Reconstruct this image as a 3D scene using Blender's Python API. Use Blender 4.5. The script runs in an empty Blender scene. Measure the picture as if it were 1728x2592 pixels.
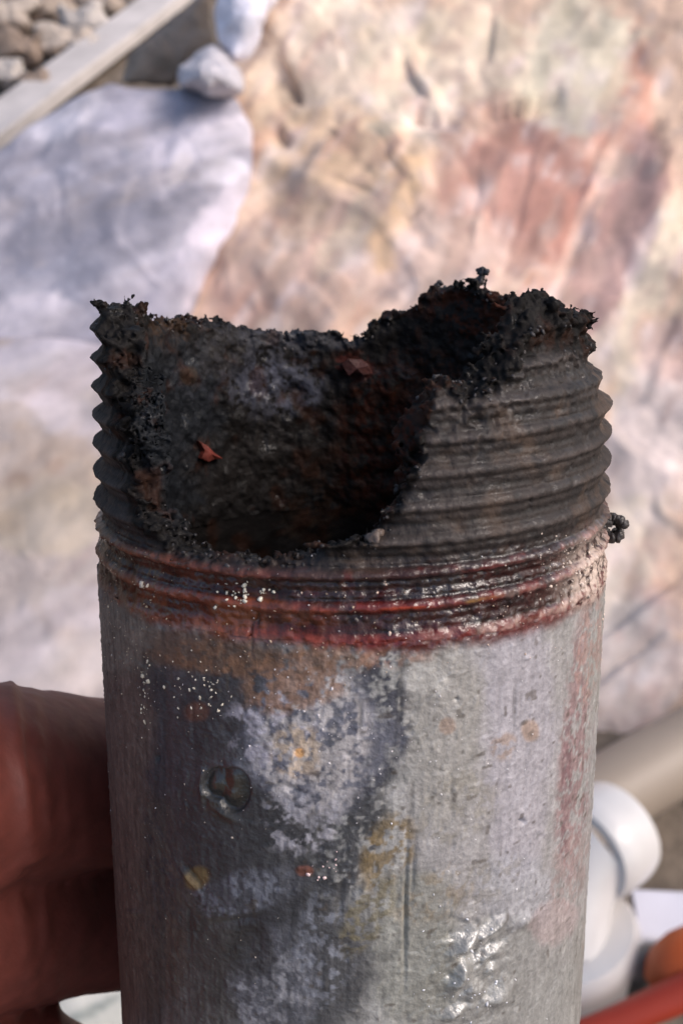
import bpy, math, random
import numpy as np
from mathutils import Matrix, Vector

# ------------------------------------------------------------------ camera, sky, sun, exposure
S = bpy.context.scene
C = S.collection
F, CX, CY = 2800.0, 864.0, 1296.0            # focal length in photo pixels, photo centre
CAM = np.array([0.0, 0.0, 0.62])
PITCH = math.radians(40)
RT = np.array([1.0, 0, 0])
FW = np.array([0, math.cos(PITCH), -math.sin(PITCH)])
UP = np.array([0, math.sin(PITCH), math.cos(PITCH)])

cd = bpy.data.cameras.new("camera")
cam = bpy.data.objects.new("camera", cd); C.objects.link(cam)
cam.location = CAM
cam.rotation_euler = (math.radians(90) - PITCH, 0, 0)
cd.sensor_fit = 'VERTICAL'; cd.sensor_height = 36.0; cd.sensor_width = 24.0
cd.lens = F / 2592 * 36
cd.clip_start = 0.005; cd.clip_end = 400
cd.dof.use_dof = True
cd.dof.focus_distance = 0.084
cd.dof.aperture_fstop = 56
S.camera = cam

SUN_DIR = Vector((0.68, -0.14, 0.72)).normalized()   # towards the sun: from the upper right
w = bpy.data.worlds.new("World"); S.world = w; w.use_nodes = True
nt = w.node_tree; nt.nodes.clear()
sky = nt.nodes.new('ShaderNodeTexSky'); sky.sky_type = 'NISHITA'; sky.sun_disc = False
sky.sun_elevation = math.asin(SUN_DIR.z); sky.sun_rotation = math.atan2(SUN_DIR.x, SUN_DIR.y)
sky.dust_density = 4.0; sky.air_density = 1.0; sky.ozone_density = 1.0
bg = nt.nodes.new('ShaderNodeBackground'); bg.inputs[1].default_value = 0.135
wo = nt.nodes.new('ShaderNodeOutputWorld')
nt.links.new(sky.outputs[0], bg.inputs[0]); nt.links.new(bg.outputs[0], wo.inputs[0])
sl = bpy.data.lights.new("sun", 'SUN'); sl.energy = 1.0; sl.angle = math.radians(22); sl.color = (1.0, 0.93, 0.925)
so = bpy.data.objects.new("sun", sl); C.objects.link(so)
so.rotation_euler = (-SUN_DIR).to_track_quat('-Z', 'Y').to_euler(); so.location = (0.6, 0, 2)
S.view_settings.view_transform = 'Standard'; S.view_settings.look = 'None'
S.view_settings.exposure = 0.53; S.view_settings.gamma = 1.0
S.view_settings.use_curve_mapping = False
S.render.engine = 'CYCLES'
S.cycles.use_denoising = True
S.cycles.max_bounces = 8

random.seed(7)
rng = np.random.default_rng(7)

# ------------------------------------------------------------------ helpers
def P(px, py, d):                              # photo pixel + depth (m) -> world point
    return CAM + d * (FW + RT * (px - CX) / F + UP * (CY - py) / F)

def lin(c):
    c = np.asarray(c, float) / 255.0
    return np.where(c <= 0.04045, c / 12.92, ((c + 0.055) / 1.055) ** 2.4)

_tab = rng.random(4096).astype(np.float32)
_perm = rng.permutation(4096).astype(np.int64)
def _h(i, j, k):
    return _tab[_perm[(_perm[(_perm[i & 4095] + j) & 4095] + k) & 4095]]

def noise(p, seed=0):                          # value noise in -1..1, p = (N,3)
    p = p + seed * 17.31
    i = np.floor(p).astype(np.int64); f = (p - i).astype(np.float32); f = f * f * (3 - 2 * f)
    x, y, z = i[:, 0], i[:, 1], i[:, 2]; u, v, t = f[:, 0], f[:, 1], f[:, 2]
    a = _h(x, y, z) * (1 - u) + _h(x + 1, y, z) * u
    b = _h(x, y + 1, z) * (1 - u) + _h(x + 1, y + 1, z) * u
    c = _h(x, y, z + 1) * (1 - u) + _h(x + 1, y, z + 1) * u
    d = _h(x, y + 1, z + 1) * (1 - u) + _h(x + 1, y + 1, z + 1) * u
    return 2 * ((a * (1 - v) + b * v) * (1 - t) + (c * (1 - v) + d * v) * t) - 1

def fbm(p, octaves=4, seed=0, gain=0.5):
    s, a, n = 0, 1.0, 0
    for o in range(octaves):
        s = s + a * noise(p * (2.03 ** o), seed + o * 3.7); n += a; a *= gain
    return s / n

def facets(p, seed=0):
    """broken rock: each cell is its own tilted plane; returns height and distance to the crack between cells"""
    b = np.floor(p).astype(np.int64); best = np.full(len(p), 9.0); sec = best.copy(); h = np.zeros(len(p))
    for i in (-1, 0, 1):
        for j in (-1, 0, 1):
            for k in (-1, 0, 1):
                x, y, z = b[:, 0] + i + seed, b[:, 1] + j, b[:, 2] + k
                r = [_h(x + 101 * m, y + 37 * m, z + 13 * m) for m in range(1, 8)]
                d = p - (b + np.array([i, j, k]) + np.stack(r[:3], 1))
                dd = (d * d).sum(1); hh = (r[3] - .5) + d[:, 0] * (r[4] - .5) + d[:, 1] * (r[5] - .5) + d[:, 2] * (r[6] - .5)
                m = dd < best; sec = np.where(m, best, np.minimum(sec, dd)); h = np.where(m, hh, h); best = np.where(m, dd, best)
    return h, np.sqrt(sec) - np.sqrt(best)

def sst(a, b, x):
    t = np.clip((x - a) / (b - a), 0, 1); return t * t * (3 - 2 * t)

def mesh_obj(name, verts, faces, mat, parent=None, smooth=True, attrs=None):
    me = bpy.data.meshes.new(name)
    verts = np.asarray(verts, np.float32)
    if isinstance(faces, np.ndarray):
        n = faces.shape[1]
        me.vertices.add(len(verts)); me.vertices.foreach_set('co', verts.ravel())
        me.loops.add(faces.size); me.loops.foreach_set('vertex_index', faces.ravel().astype(np.int32))
        me.polygons.add(len(faces)); me.polygons.foreach_set('loop_start', np.arange(0, faces.size, n, dtype=np.int32))
        me.polygons.foreach_set('loop_total', np.full(len(faces), n, np.int32))
        me.update(calc_edges=True); me.validate()
    else:
        me.from_pydata([tuple(v) for v in verts], [], [tuple(f) for f in faces])
    if smooth:
        me.polygons.foreach_set('use_smooth', np.ones(len(me.polygons), bool))
    for k, v in (attrs or {}).items():
        v = np.asarray(v, np.float32)
        if v.ndim == 2:
            at = me.attributes.new(k, 'FLOAT_COLOR', 'POINT')
            at.data.foreach_set('color', np.hstack([v, np.ones((len(v), 1), np.float32)]).ravel())
        else:
            at = me.attributes.new(k, 'FLOAT', 'POINT'); at.data.foreach_set('value', v)
    me.materials.append(mat)
    o = bpy.data.objects.new(name, me); C.objects.link(o)
    if parent: o.parent = parent
    return o

def tag(o, label, cat, group=None):
    o['label'] = label; o['category'] = cat
    if group: o['group'] = group
    return o

def empty(name, loc=(0, 0, 0)):
    o = bpy.data.objects.new(name, None); C.objects.link(o); o.location = loc; o.empty_display_size = 0.01
    return o

def grid_faces(nu, nv, wrap=False):            # vertex index = u*nv + v
    u = np.arange(nu if wrap else nu - 1); v = np.arange(nv - 1)
    U, V = np.meshgrid(u, v, indexing='ij'); U2 = (U + 1) % nu
    return np.stack([U * nv + V, U2 * nv + V, U2 * nv + V + 1, U * nv + V + 1], -1).reshape(-1, 4)

def surface_nets(v):                           # v<0 inside; returns index-space verts and quads
    s = v < 0
    n = [k - 1 for k in v.shape]
    cnt = np.zeros(n, np.int8)
    offs = [(a, b, c) for a in (0, 1) for b in (0, 1) for c in (0, 1)]
    for a, b, c in offs:
        cnt += s[a:a + n[0], b:b + n[1], c:c + n[2]]
    act = np.argwhere((cnt > 0) & (cnt < 8))
    idx = np.full(n, -1, np.int32); idx[act[:, 0], act[:, 1], act[:, 2]] = np.arange(len(act))
    acc = np.zeros((len(act), 3), np.float32); num = np.zeros(len(act), np.float32)
    for ax in range(3):
        for o in offs:
            if o[ax]: continue
            e = list(o); e[ax] = 1
            a = act + np.array(o); b = act + np.array(e)
            va = v[a[:, 0], a[:, 1], a[:, 2]]; vb = v[b[:, 0], b[:, 1], b[:, 2]]
            m = (va < 0) != (vb < 0)
            t = va[m] / (va[m] - vb[m])
            q = np.tile(np.array(o, np.float32), (m.sum(), 1)); q[:, ax] = t
            acc[m] += q; num[m] += 1
    verts = act + acc / num[:, None]
    quads = []
    for ax in range(3):
        b, c = [k for k in range(3) if k != ax]
        sl0 = [slice(None)] * 3; sl1 = [slice(None)] * 3
        sl0[ax] = slice(0, -1); sl1[ax] = slice(1, None)
        e = np.argwhere(s[tuple(sl0)] != s[tuple(sl1)])
        e = e[(e[:, b] > 0) & (e[:, b] < v.shape[b] - 1) & (e[:, c] > 0) & (e[:, c] < v.shape[c] - 1)]
        flip = s[e[:, 0], e[:, 1], e[:, 2]]
        def cell(db, dc):
            q = e.copy(); q[:, b] += db; q[:, c] += dc
            return idx[q[:, 0], q[:, 1], q[:, 2]]
        Q = np.stack([cell(-1, -1), cell(0, -1), cell(0, 0), cell(-1, 0)], -1)
        if ax == 1: flip = ~flip
        Q[~flip] = Q[~flip][:, ::-1]
        quads.append(Q)
    return verts, np.vstack(quads)

# ------------------------------------------------------------------ materials
def new_mat(name):
    m = bpy.data.materials.new(name); m.use_nodes = True
    t = m.node_tree; b = t.nodes['Principled BSDF']
    return m, t, b

def N(t, typ, **kw):
    n = t.nodes.new(typ)
    for k, v in kw.items(): setattr(n, k, v)
    return n

def pipe_material():
    m, t, b = new_mat('corroded_steel'); L = t.links.new
    col = N(t, 'ShaderNodeAttribute', attribute_name='Col')
    ro = N(t, 'ShaderNodeAttribute', attribute_name='Rough')
    tc = N(t, 'ShaderNodeTexCoord')
    n1 = N(t, 'ShaderNodeTexNoise'); n1.inputs['Scale'].default_value = 2600; n1.inputs['Detail'].default_value = 3
    n2 = N(t, 'ShaderNodeTexNoise'); n2.inputs['Scale'].default_value = 900; n2.inputs['Detail'].default_value = 4; n2.inputs['Roughness'].default_value = .65
    for n in (n1, n2): L(tc.outputs['Object'], n.inputs['Vector'])
    mr = N(t, 'ShaderNodeMapRange'); mr.inputs['From Min'].default_value = .3; mr.inputs['From Max'].default_value = .7
    mr.inputs['To Min'].default_value = .86; mr.inputs['To Max'].default_value = 1.16
    L(n2.outputs['Fac'], mr.inputs['Value'])
    mr2 = N(t, 'ShaderNodeMapRange'); mr2.inputs['From Min'].default_value = .3; mr2.inputs['From Max'].default_value = .7
    mr2.inputs['To Min'].default_value = .84; mr2.inputs['To Max'].default_value = 1.16
    L(n1.outputs['Fac'], mr2.inputs['Value'])
    mu = N(t, 'ShaderNodeMath', operation='MULTIPLY'); L(mr.outputs[0], mu.inputs[0]); L(mr2.outputs[0], mu.inputs[1])
    vm = N(t, 'ShaderNodeVectorMath', operation='SCALE'); L(col.outputs['Color'], vm.inputs[0]); L(mu.outputs[0], vm.inputs['Scale'])
    L(vm.outputs[0], b.inputs['Base Color'])
    ra = N(t, 'ShaderNodeMath', operation='MULTIPLY_ADD'); L(n2.outputs['Fac'], ra.inputs[0]); ra.inputs[1].default_value = .25
    L(ro.outputs['Fac'], ra.inputs[2]); L(ra.outputs[0], b.inputs['Roughness'])
    bp = N(t, 'ShaderNodeBump'); bp.inputs['Strength'].default_value = .5; bp.inputs['Distance'].default_value = .0002
    ad = N(t, 'ShaderNodeMath', operation='ADD'); L(n1.outputs['Fac'], ad.inputs[0]); L(n2.outputs['Fac'], ad.inputs[1])
    b.inputs['IOR'].default_value = 1.6
    we = N(t, 'ShaderNodeAttribute', attribute_name='Wet'); L(we.outputs['Fac'], b.inputs['Coat Weight'])
    sp_ = N(t, 'ShaderNodeAttribute', attribute_name='Spec'); L(sp_.outputs['Fac'], b.inputs['Specular IOR Level'])
    b.inputs['Coat Roughness'].default_value = .05; L(bp.outputs[0], b.inputs['Coat Normal'])
    L(ad.outputs[0], bp.inputs['Height']); L(bp.outputs[0], b.inputs['Normal'])
    return m

def rock_material(name, scale=30, var=.35, rough=.85, bump=.006):
    m, t, b = new_mat(name); L = t.links.new
    col = N(t, 'ShaderNodeAttribute', attribute_name='Col')
    tc = N(t, 'ShaderNodeTexCoord')
    n = N(t, 'ShaderNodeTexNoise'); n.inputs['Scale'].default_value = scale; n.inputs['Detail'].default_value = 8; n.inputs['Roughness'].default_value = .65
    L(tc.outputs['Object'], n.inputs['Vector'])
    mr = N(t, 'ShaderNodeMapRange'); mr.inputs['From Min'].default_value = .3; mr.inputs['From Max'].default_value = .7
    mr.inputs['To Min'].default_value = 1 - var; mr.inputs['To Max'].default_value = 1 + var
    L(n.outputs['Fac'], mr.inputs['Value'])
    vm = N(t, 'ShaderNodeVectorMath', operation='SCALE'); L(col.outputs['Color'], vm.inputs[0]); L(mr.outputs[0], vm.inputs['Scale'])
    L(vm.outputs[0], b.inputs['Base Color']); b.inputs['Roughness'].default_value = rough
    bp = N(t, 'ShaderNodeBump'); bp.inputs['Strength'].default_value = .6; bp.inputs['Distance'].default_value = bump
    L(n.outputs['Fac'], bp.inputs['Height']); L(bp.outputs[0], b.inputs['Normal'])
    return m

def plain_material(name, c, rough, scale=60, var=.12, bump=.0005, stretch=(1, 1, 1), sss=0):
    m, t, b = new_mat(name); L = t.links.new
    tc = N(t, 'ShaderNodeTexCoord'); mp = N(t, 'ShaderNodeMapping'); mp.inputs['Scale'].default_value = stretch
    L(tc.outputs['Object'], mp.inputs['Vector'])
    n = N(t, 'ShaderNodeTexNoise'); n.inputs['Scale'].default_value = scale; n.inputs['Detail'].default_value = 6
    L(mp.outputs[0], n.inputs['Vector'])
    c = lin(c)
    cr = N(t, 'ShaderNodeValToRGB')
    cr.color_ramp.elements[0].position = .3; cr.color_ramp.elements[1].position = .7
    cr.color_ramp.elements[0].color = (*(c * (1 - var)), 1); cr.color_ramp.elements[1].color = (*np.clip(c * (1 + var), 0, 1), 1)
    L(n.outputs['Fac'], cr.inputs[0]); L(cr.outputs[0], b.inputs['Base Color'])
    b.inputs['Roughness'].default_value = rough
    bp = N(t, 'ShaderNodeBump'); bp.inputs['Strength'].default_value = .5; bp.inputs['Distance'].default_value = bump
    L(n.outputs['Fac'], bp.inputs['Height']); L(bp.outputs[0], b.inputs['Normal'])
    if sss:
        b.inputs['Subsurface Weight'].default_value = sss; b.inputs['Subsurface Radius'].default_value = (.004, .0015, .0008)
    return m

M_PIPE = pipe_material()

# ------------------------------------------------------------------ setting: ground, rocks
def paint(base, px, py, q, blobs, wob=.35, qs=1.0):
    """base colour plus irregular stains and painted light or shade: (x, y, rx, ry, angle, rgb, strength[, speck])"""
    col = np.tile(lin(base), (len(px), 1))
    w1 = fbm(q * qs, 4, 11) + .55 * fbm(q * qs * 6, 3, 12); w2 = fbm(q * qs, 4, 23) + .55 * fbm(q * qs * 6, 3, 24)
    for bl in blobs:
        x, y, rx, ry, an, c, st = bl[:7]
        speck = bl[7] if len(bl) > 7 else 0
        ca, sa = math.cos(math.radians(an)), math.sin(math.radians(an))
        dx, dy = px - x, py - y
        u = (dx * ca + dy * sa) / rx + w1 * wob; v = (-dx * sa + dy * ca) / ry + w2 * wob
        d = np.sqrt(u * u + v * v)
        m = st * (1 - sst(.68, 1.08, d))
        if speck: m = m * sst(-.12, .16, .75 * fbm(q * qs * 7, 3, 31 + x * .01) + .6 * fbm(q * qs * 17, 2, 33 + x * .01) + (speck - .5) * .8)
        col = col + m[:, None] * (lin(c) - col)
    return col

def project(w):
    d = w - CAM
    z = d @ FW
    return CX + F * (d @ RT) / z, CY - F * (d @ UP) / z

def lump(name, poly, centre, depth, front, back, amp, freq, base, blobs, mat, n=(360, 90), seed=0, qs=12, power=.5, wob=.35, facet=.0, grain=None, dents=None):
    """a closed stone: outline in perspective at its own distance, domed towards and away from the viewer"""
    poly = np.array(poly, float)
    # resample the closed outline by angle around the centre with a light smoothing
    pp = np.vstack([poly, poly[:1]]); seg = np.hypot(*np.diff(pp, axis=0).T); cum = np.r_[0, np.cumsum(seg)]
    t = np.linspace(0, cum[-1], n[0], endpoint=False)
    ox = np.interp(t, cum, pp[:, 0]); oy = np.interp(t, cum, pp[:, 1])
    k = np.hanning(9); k /= k.sum()
    rg_ = np.random.default_rng(seed + 5); tt_ = np.arange(n[0]) / n[0] * 2 * math.pi
    jag = sum(rg_.normal() * np.cos(k_ * tt_ + rg_.uniform(0, 6.3)) / k_ ** .8 for k_ in range(9, 60)) * 1.6
    ox = ox + jag * np.cos(tt_ * 3); oy = oy + jag
    ox = np.convolve(np.r_[ox[-4:], ox, ox[:4]], k, 'valid'); oy = np.convolve(np.r_[oy[-4:], oy, oy[:4]], k, 'valid')
    rows = []
    vs = np.sin(np.linspace(0.004, math.pi / 2, n[1] // 2 + 1))
    rings = [(v, 1) for v in vs] + [(v, -1) for v in vs[::-1][1:]]
    for v, sd in rings:
        x = centre[0] + (ox - centre[0]) * v; y = centre[1] + (oy - centre[1]) * v
        d = depth(x, y)
        bulge = (1 - v * v) ** power
        d = d - bulge * front if sd > 0 else d + bulge * back
        rows.append(CAM + d[:, None] * (FW + RT * ((x - CX) / F)[:, None] + UP * ((CY - y) / F)[:, None]))
    W = np.stack(rows, 1)                       # (nu, nv, 3)
    nv = W.shape[1]
    du = np.roll(W, -1, 0) - np.roll(W, 1, 0); dv = np.gradient(W, axis=1)
    nr = np.cross(du, dv); nr /= np.linalg.norm(nr, axis=2, keepdims=True) + 1e-12
    Wf = W.reshape(-1, 3); nf = nr.reshape(-1, 3)
    if (nf[0] @ -FW) < 0: nf = -nf
    h = fbm(Wf * freq, 5, seed)
    if facet:
        h2 = fbm(Wf * freq * .6, 2, seed + 50); h = h + facet * np.abs(h2) * -2
    Wq = Wf + np.stack([fbm(Wf * freq * 2, 3, seed + k) for k in (1, 2, 3)], 1) * (.25 / freq)
    Wa = np.stack([Wq @ (RT * .9 + UP * .43), (Wq @ (UP * .9 - RT * .43)) * .45, Wq @ FW * .8], 1)
    fh, fe = facets(Wa * freq * .75, seed)
    fh2, fe2 = facets(Wa * freq * 2.3, seed + 3)
    h = h * .95 + fh * sst(0, .32, fe) * .8 + fh2 * sst(0, .3, fe2) * .3
    Wf = Wf + nf * (h * amp)[:, None]
    if dents:                                   # broken ledges and open joints of this stone
        x_, y_ = project(Wf); x_ = x_ + 14 * fbm(Wf * 30, 3, 7); y_ = y_ + 14 * fbm(Wf * 30, 3, 8); dd_ = 0
        for (x0, y0, ln, wd, an, am) in dents:
            ca, sa = math.cos(math.radians(an)), math.sin(math.radians(an)); u_ = (x_ - x0) * ca + (y_ - y0) * sa; v_ = -(x_ - x0) * sa + (y_ - y0) * ca
            dd_ = dd_ + am * np.exp(-(u_ / ln) ** 4) * np.where(v_ > 0, np.exp(-v_ / (wd * 3.5)), np.exp(-(v_ / (wd * .5)) ** 2))
        Wf = Wf - nf * (dd_ * (1 if (nf[0] @ -FW) is not None else 1))[:, None]
    px, py = project(W.reshape(-1, 3))
    col = paint(base, px, py, Wf, blobs, wob, qs)
    if grain:                                   # bedding streaks, mineral tints and hairline cracks of the stone itself
        ang, amt, tints = grain
        ca, sa = math.cos(math.radians(ang)), math.sin(math.radians(ang))
        e1, e2 = Wf @ RT, Wf @ UP
        g1 = np.stack([(e1 * ca + e2 * sa) * 9, (-e1 * sa + e2 * ca) * 55, Wf @ FW * 20], 1)
        for k, tc_ in enumerate(tints):
            m_ = sst(.05, .45, fbm(g1 * (.55 + .25 * k), 4, 140 + 7 * k + seed) * .6 + fbm(Wf * (16 + 9 * k), 4, 160 + k + seed) * .6)
            col = col + (m_ * .42 * amt)[:, None] * (lin(tc_) - col)
        col = col * (1 + amt * (.44 * fbm(g1, 5, 150 + seed) + .20 * fbm(Wf * 38, 4, 152 + seed)))[:, None]
        cr_ = np.exp(-(fe / .035) ** 2) * sst(.05, .4, fbm(Wf * 8, 2, 155 + seed)) * .2 + np.exp(-(fe2 / .05) ** 2) * sst(.15, .45, fbm(Wf * 12, 2, 156 + seed)) * .22
        col = np.clip(col * (1 - amt * np.clip(cr_, 0, .8) * .35)[:, None], .02, .9)
    ctr = Wf.mean(0)
    faces = grid_faces(n[0], nv, True)
    o = mesh_obj(name, Wf - ctr, faces, mat, attrs={'Col': col}); o.location = ctr
    return o

M_ROCK = rock_material('weathered_rock', 22, .22)
M_GREY = rock_material('grey_limestone', 40, .12, .7)
M_SOIL = rock_material('earth', 35, .5, .95, .01)

# ground sheet, rough close by and flat out to the horizon
gx = np.r_[-150, -40, -10, -4, np.linspace(-1.6, 1.6, 180), 4, 10, 40, 150]
gy = np.r_[-150, -40, -10, -3, np.linspace(-.6, 3.4, 220), 6, 12, 40, 150]
X, Y = np.meshgrid(gx, gy, indexing='ij'); q = np.stack([X.ravel(), Y.ravel(), 0 * X.ravel()], 1)
near = np.exp(-((q[:, 0] / 2.2) ** 4 + ((q[:, 1] - 1.2) / 2.6) ** 4))
q[:, 2] = fbm(q * 9, 5, 5) * .022 * near - .012
gcol = lin((112, 100, 88)) + (fbm(q * 6, 4, 9) * .035)[:, None] * np.array([1, .95, .85])
ground = mesh_obj('ground', q, grid_faces(len(gx), len(gy)), M_SOIL, attrs={'Col': np.clip(gcol, .02, 1)})
ground['kind'] = 'structure'

tan_blobs = [
    (1440, 560, 34, 420, 20, (190, 122, 98), .7), (1350, 700, 26, 300, 28, (200, 140, 112), .6), (1530, 300, 40, 300, 20, (204, 130, 100), .7), (1250, 620, 30, 240, 20, (186, 134, 112), .55), (1140, 760, 26, 200, 34, (216, 188, 176), .6), (1620, 560, 40, 330, 20, (150, 118, 114), .6), (960, 720, 26, 180, 36, (196, 150, 128), .5), (1560, 820, 30, 300, 22, (166, 130, 124), .55),
    (900, 150, 330, 260, 20, (222, 204, 184), .8), (820, 420, 260, 200, 0, (206, 176, 146), .8),
    (1150, 120, 260, 160, 0, (222, 206, 180), .7), (1250, 400, 230, 210, 70, (178, 142, 128), .75),
    (700, 700, 220, 240, 60, (206, 172, 156), .8), (1420, 430, 200, 330, 75, (180, 134, 122), .75),
    (1580, 330, 90, 260, 15, (190, 132, 112), .75), (1480, 120, 160, 200, 10, (206, 200, 178), .7),
    (1100, 640, 260, 150, -10, (208, 182, 170), .7), (1640, 420, 55, 200, 20, (128, 106, 96), .85),
    (1560, 620, 110, 330, 15, (170, 140, 136), .75), (1420, 760, 110, 200, 30, (188, 150, 140), .6),
    (1670, 760, 90, 330, 20, (214, 200, 176), .7), (1640, 1100, 140, 260, 10, (214, 200, 196), .8),
    (1500, 930, 50, 200, 20, (224, 204, 186), .6), (1560, 1450, 160, 200, 20, (206, 194, 180), .8),
    (1560, 1640, 260, 110, -40, (168, 162, 162), .8), (1620, 1760, 220, 70, -38, (188, 182, 184), .7),
    (660, 560, 110, 240, 80, (198, 172, 152), .5), (690, 250, 60, 150, 60, (196, 172, 146), .6),
    (1000, 330, 90, 40, 10, (196, 186, 166), .6), (1070, 240, 80, 35, 10, (226, 206, 188), .7),
    (1180, 560, 40, 200, 15, (150, 120, 108), .45), (1290, 330, 120, 40, -20, (168, 126, 112), .6),
    (1350, 560, 40, 180, 25, (152, 112, 100), .55), (1480, 560, 30, 170, 25, (226, 186, 164), .6),
    (1000, 500, 60, 180, 10, (214, 176, 132), .6), (880, 600, 50, 160, 40, (198, 186, 164), .5),
]
tan = lump('boulder', [(612, -420), (622, 0), (645, 110), (600, 170), (470, 260), (420, 380), (400, 500), (400, 640), (400, 760),
                       (470, 900), (480, 1300), (700, 1850), (1050, 2170), (1400, 2030), (1512, 1955), (1730, 1815), (2000, 1670),
                       (2100, 800), (2050, -300), (1300, -520)], (1200, 750),
           lambda x, y: .80 + (1950 - y) / 1950 * .36, .07, .25, .022, 9, (208, 178, 156), tan_blobs, M_ROCK, (560, 260), 1, 14, .45, .5, .5, (64, 1.0, [(216, 198, 180), (188, 138, 124), (166, 156, 152), (226, 210, 206), (150, 124, 120)]), [(735, 200, 60, 9, 66, .016), (712, 335, 45, 8, 48, .013), (1090, 285, 70, 9, 6, .016), (1050, 200, 50, 8, 60, .011), (1290, 268, 60, 9, -14, .015), (1370, 250, 45, 9, -28, .015), (1640, 360, 120,48.400000000000006, 108, 0.0045), (1330, 470, 120,19.8, 104, 0.0027), (1470, 600, 150,22.0, 112, 0.0032), (1200, 520, 110,17.6, 98, 0.0023), (1010, 560, 80, 8, -40, .005), (1660, 900, 140,30.800000000000004, 112, 0.0036), (1600, 1550, 160, 14, 142, .008), (1560, 1690, 140, 12, 142, .007), (900, 470, 60, 8, 20, .005), (1500, 420, 90,17.6, 110, 0.0027), (900, 90, 60, 8, -20, .007), (1240, 100, 60, 9, 100, .006)])
tag(tan, 'large tan and pink boulder with yellowish patches filling the background behind the pipe', 'boulder')

grey = lump('rock', [(-420, 620), (-200, 490), (0, 385), (190, 245), (280, 200), (440, 206), (530, 200), (605, 235), (645, 330), (648, 440),
                     (622, 560), (545, 700), (500, 800), (440, 1000), (0, 1080), (-420, 1080)], (200, 620),
            lambda x, y: .97 + (1000 - y) / 800 * .1, .05, .12, .012, 9, (154, 150, 161),
            [(480, 330, 220, 120, 20, (174, 169, 182), .7), (590, 330, 60, 170, 70, (214, 206, 214), .85), (560, 620, 90, 190, 25, (210, 199, 208), .85),
             (230, 600, 300, 130, -10, (126, 125, 138), .8), (130, 480, 120, 60, -20, (168, 165, 178), .6), (160, 300, 50, 120, 60, (214, 207, 214), .7),
             (110, 720, 190, 80, -15, (140, 140, 154), .7), (420, 720, 150, 60, -30, (164, 158, 172), .6),
             (40, 790, 180, 60, -5, (188, 181, 190), .8), (560, 430, 40, 80, 80, (232, 226, 236), .7),
             (450, 420, 30, 70, 20, (214, 204, 206), .7), (320, 380, 14, 12, 0, (150, 150, 162), .8)], M_GREY, (420, 170), 3, 16, .4, .5, .3, (25, 1.0, [(178, 172, 182), (122, 122, 134), (164, 154, 154)]))
tag(grey, 'smooth lilac grey rock with white chipped edges at upper left below the plank', 'rock')

pale = lump('rock', [(-500, 900), (0, 845), (250, 870), (420, 820), (600, 920), (640, 1500), (560, 2150), (200, 2330), (-500, 2330)], (120, 1450),
            lambda x, y: .70 + (2200 - y) / 1350 * .24, .05, .12, .008, 9, (174, 160, 154),
            [(200, 880, 420, 70, -4, (172, 165, 174), .9), (60, 960, 200, 60, -15, (186, 177, 180), .8), (180, 960, 160, 60, -30, (188, 176, 180), .7), (210, 1080, 190, 60, 28, (200, 188, 192), .8),
             (130, 1180, 180, 120, 10, (176, 154, 134), .75), (50, 1210, 40, 28, 0, (150, 124, 106), .8), (140, 1185, 28, 26, 0, (160, 134, 118), .7), (20, 1310, 60, 40, 0, (178, 146, 122), .6),
             (120, 1300, 180, 110, 0, (176, 160, 140), .7), (140, 1580, 20, 190, 42, (146, 132, 130), .7), (200, 1530, 90, 60, 0, (188, 176, 178), .7),
             (50, 1640, 120, 130, 0, (182, 171, 172), .7), (210, 1680, 90, 90, 0, (196, 182, 174), .7), (200, 1430, 16, 90, 42, (160, 142, 138), .6)],
            M_ROCK, (420, 180), 8, 16, .4, .5, .4, (35, .8, [(196, 186, 186), (164, 140, 120), (150, 142, 136)]))
tag(pale, 'pale cream and pink rock with a dark diagonal crack left of the pipe', 'rock')

white = lump('stone', [(-60, 2520), (150, 2440), (420, 2400), (640, 2480), (700, 2700), (560, 2950), (60, 2950), (-120, 2750)], (300, 2680),
             lambda x, y: .565 + (2600 - y) / 400 * .02, .02, .05, .004, 16, (190, 188, 178), [(230, 2560, 90, 16, -28, (128, 134, 128), .7), (240, 2520, 90, 18, -18, (208, 204, 194), .7), (170, 2590, 70, 14, -30, (150, 152, 144), .5)], M_GREY, (160, 60), 6, 25, .4)
tag(white, 'whitish stone showing under the hand at lower left', 'stone')

# stones by the top edge
for poly, ctr, d, base, lab, nm in (
    ([(540, -90), (720, -90), (672, 30), (650, 110), (625, 150), (590, 160), (556, 105), (545, 40)], (625, 30), 1.05, (226, 222, 232), 'white pointed stone at the top edge wedged beside the tan boulder', 'stone'),
    ([(462, 212), (486, 168), (512, 138), (540, 118), (572, 134), (606, 182), (612, 232), (530, 240)], (530, 170), 1.03, (190, 185, 190), 'small grey white stone on top of the lilac grey rock', 'stone'),
    ([(300, 215), (340, 130), (440, 40), (520, -10), (548, 100), (500, 170), (440, 225)], (430, 120), 1.42, (146, 130, 116), 'brown earthy stone between the plank and the grey rock', 'stone'),
):
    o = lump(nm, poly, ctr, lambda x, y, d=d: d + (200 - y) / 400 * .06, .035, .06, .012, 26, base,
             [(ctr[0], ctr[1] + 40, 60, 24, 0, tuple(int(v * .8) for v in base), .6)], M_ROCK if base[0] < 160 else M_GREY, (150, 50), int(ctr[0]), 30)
    tag(o, lab, 'stone')
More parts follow.
